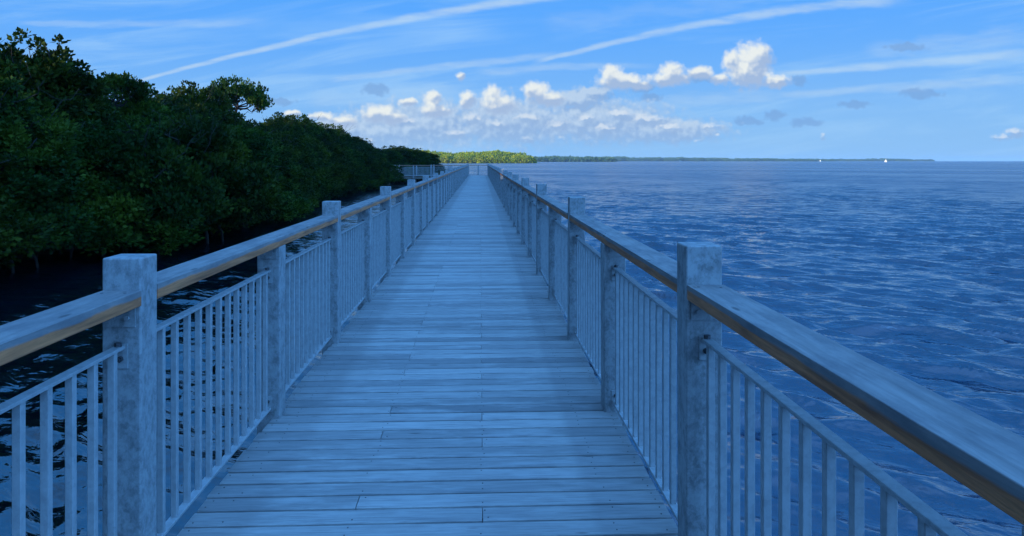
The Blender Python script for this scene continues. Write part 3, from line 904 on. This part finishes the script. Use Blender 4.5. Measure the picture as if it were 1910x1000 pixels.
# streaks: old contrails and cirrus as curved bands
def streak(c, pts, w0, w1, alpha, seed, soft=0.5, tex=(0.05, 0.9), fade=8.0):
    P = [uv_of(*p) for p in pts]
    A = np.array([[1, p[0], p[0] ** 2] for p in P]); bvec = np.array([p[1] for p in P])
    k0, k1, k2 = (float(q) for q in np.linalg.lstsq(A, bvec, rcond=None)[0])
    ua, ub = P[0][0], P[-1][0]
    nz = t.noise(t.vmath('MULTIPLY', uv, (0.16, 0.5, 0)), 1.0, 4, 0.6, dims='2D')
    curve = t.math('ADD', k0, t.math('MULTIPLY', U, t.math('ADD', k1, t.math('MULTIPLY', U, k2))))
    wd = t.range(U, ua, ub, w0 / 14.0, w1 / 14.0)
    dist = t.math('ADD', t.math('DIVIDE', t.math('SUBTRACT', Vv, curve), wd), t.math('MULTIPLY', t.math('SUBTRACT', nz, 0.5), soft * 2))
    m = t.range(t.math('ABSOLUTE', dist), 0.15, 1.0, 1.0, 0.0, True)
    fn = t.noise(t.vmath('MULTIPLY', t.vmath('ADD', uv, (seed, seed, 0)), (tex[0] * 3, tex[1], 0)), 1.0, 4, 0.6, dims='2D')
    m = t.math('MULTIPLY', m, t.range(fn, 0.25, 0.6, 0.45, 1.0))
    ends = t.math('MULTIPLY', t.range(U, ua, ua + fade * 0.4, 0, 1, True), t.range(U, ub - fade, ub, 1, 0, True))
    m = t.math('MULTIPLY', t.math('MULTIPLY', m, ends), t.math('MULTIPLY', front, alpha))
    return t.mix(m, c, STREAK)
STREAK = (5.6, 7.2, 8.6)
STREAKS = [
    ([(232,154),(400,116),(520,93),(600,66),(700,41),(860,14),(1100,-14)], 4.5, 15, 0.62, 1.0, 0.35),
    ([(985,122),(1085,95),(1200,64),(1330,40),(1480,22),(1720,-4)], 7, 15, 0.55, 4.0, 0.5),
    ([(600,152),(760,132),(900,117),(1085,98)], 8, 11, 0.38, 7.0, 0.5),
    ([(880,135),(1000,130),(1120,122),(1250,124)], 10, 8, 0.30, 8.5, 0.6),
    ([(1430,142),(1560,128),(1700,120),(1960,98)], 7, 16, 0.52, 12.0, 0.4),
    ([(1440,178),(1600,168),(1750,158),(1960,145)], 9, 16, 0.34, 15.0, 0.6),
    ([(20,42),(200,46),(350,44),(520,40)], 6, 14, 0.28, 19.0, 0.6),
    ([(1600,96),(1750,84),(1960,60)], 22, 30, 0.20, 23.0, 0.8),
    ([(1080,205),(1300,188),(1500,176)], 18, 20, 0.25, 27.0, 0.8),
    ([(560,185),(700,180),(900,160)], 30, 24, 0.22, 31.0, 0.8),
    ([(1000,50),(1300,10),(1500,-20)], 30, 30, 0.14, 35.0, 0.8),
]
SKYCHAIN = []
def build_sky(base):
    c = base
    for a in STREAKS: c = streak(c, *a)
    # thin cirrus veil combed along the wind
    rv = t.n('ShaderNodeVectorRotate', rotation_type='Z_AXIS'); t.put(rv.inputs['Vector'], uv); rv.inputs['Angle'].default_value = R(-7)
    ci = t.noise(t.vmath('MULTIPLY', rv.outputs[0], (0.028, 0.26, 0)), 1.0, 5, 0.62, 0.4, dims='2D')
    big = t.noise(t.vmath('MULTIPLY', uv, (0.03, 0.07, 0)), 1.0, 2, 0.5, dims='2D')
    cm = t.math('MULTIPLY', t.range(ci, 0.42, 0.72, 0, 0.42, True), t.range(big, 0.35, 0.6, 0.35, 1.0))
    c = t.mix(t.math('MULTIPLY', cm, front), c, (4.3, 6.9, 9.6))
    # grey scud
    g_ = field(GREYG, uv)
    c = t.mix(t.math('MULTIPLY', t.range(g_, -0.15, 0.45, 0, 0.72, True), front), c, GREYCOL)
    # low grey-lavender bank
    b_ = field(BANKG, uv); bl = field(BANKG, t.vmath('ADD', uv, (-0.5, 0.7, 0)))
    sh = t.range(t.math('SUBTRACT', b_, bl), -0.25, 0.40, 0, 1)
    low = t.range(Vv, 0.4, 4.5, 0.55, 1.0)
    c = t.mix(t.math('MULTIPLY', t.math('MULTIPLY', t.range(b_, -0.35, 0.40, 0, 0.94, True), front), low), c, t.mix(sh, BANK_D, BANK_L))
    # small heads inside the bank
    l0 = field(LOWG, t.vmath('ADD', uv, (0.25, -0.35, 0))); l1 = field(LOWG, t.vmath('ADD', uv, (-0.3, 0.4, 0)))
    ll = t.range(t.math('SUBTRACT', l0, l1), -0.15, 0.50, 0, 1, True)
    la = t.range(t.math('MULTIPLY', t.math('ADD', l0, l1), 0.5), -0.05, 0.60, 0, 0.8, True)
    c = t.mix(t.math('MULTIPLY', la, front), c, t.mix(ll, BANK_D, LOW_L))
    # cumulus heads, lit from the upper left, grey below and to the right
    f0 = field(CUMG, uv)
    f2 = field(CUMG, t.vmath('ADD', uv, (0.45, -0.8, 0))); f1 = field(CUMG, t.vmath('ADD', uv, (-0.45, 0.7, 0)))
    lit = t.range(t.math('SUBTRACT', f2, f1), -0.45, 0.48, 0, 1, True)
    cc = t.mix(lit, CUM_D, CUM_L)
    c = t.mix(t.math('MULTIPLY', t.range(f0, -0.24, 0.50, 0, 0.97, True), front), c, cc)
    return c
GREYCOL = (2.0, 3.9, 7.2)
BANK_D, BANK_L = (3.0, 4.6, 7.3), (5.0, 6.5, 8.4)
CUM_D, CUM_L = (3.7, 5.0, 7.3), (8.4, 8.8, 8.6)
LOW_L = (6.9, 7.8, 8.8)
final = build_sky(SKYC)
t.put(bg.inputs['Color'], final)
bg.inputs['Strength'].default_value = SKY_STRENGTH
w.cycles.sampling_method = 'MANUAL'; w.cycles.sample_map_resolution = 512

sd = bpy.data.lights.new('sun', 'SUN'); sd.energy = 5.0; sd.angle = R(0.5); sd.color = (1.0, 0.90, 0.74)
so = bpy.data.objects.new('sun', sd); col.objects.link(so)
S = Vector((-math.sin(R(SUN_AZ)) * math.cos(R(SUN_EL)), -math.cos(R(SUN_AZ)) * math.cos(R(SUN_EL)), math.sin(R(SUN_EL))))
so.rotation_euler = S.to_track_quat('Z', 'Y').to_euler(); so.location = S * 60

# ------------------------------------------------------------------ camera
cd = bpy.data.cameras.new('camera'); cam = bpy.data.objects.new('camera', cd); col.objects.link(cam)
cam.location = (0, 0, EYE); cam.rotation_euler = (R(90), 0, -YAW)
cd.sensor_fit = 'HORIZONTAL'; cd.sensor_width = 36.0; cd.lens = 36.0 * F_PX / 1910.0
cd.shift_y = -200.0 / 1910.0
cd.clip_start = 0.05; cd.clip_end = 30000.0
sc.camera = cam

vs_ = sc.view_settings
sc.display_settings.display_device = 'sRGB'
vs_.view_transform = 'Standard'; vs_.look = 'None'; vs_.gamma = 1.0; vs_.exposure = 0.7; vs_.use_curve_mapping = False
sc.cycles.max_bounces = 5; sc.cycles.diffuse_bounces = 2; sc.cycles.glossy_bounces = 3; sc.cycles.transmission_bounces = 3; sc.cycles.volume_bounces = 1
sc.cycles.use_denoising = True
sc.cycles.caustics_reflective = False; sc.cycles.caustics_refractive = False
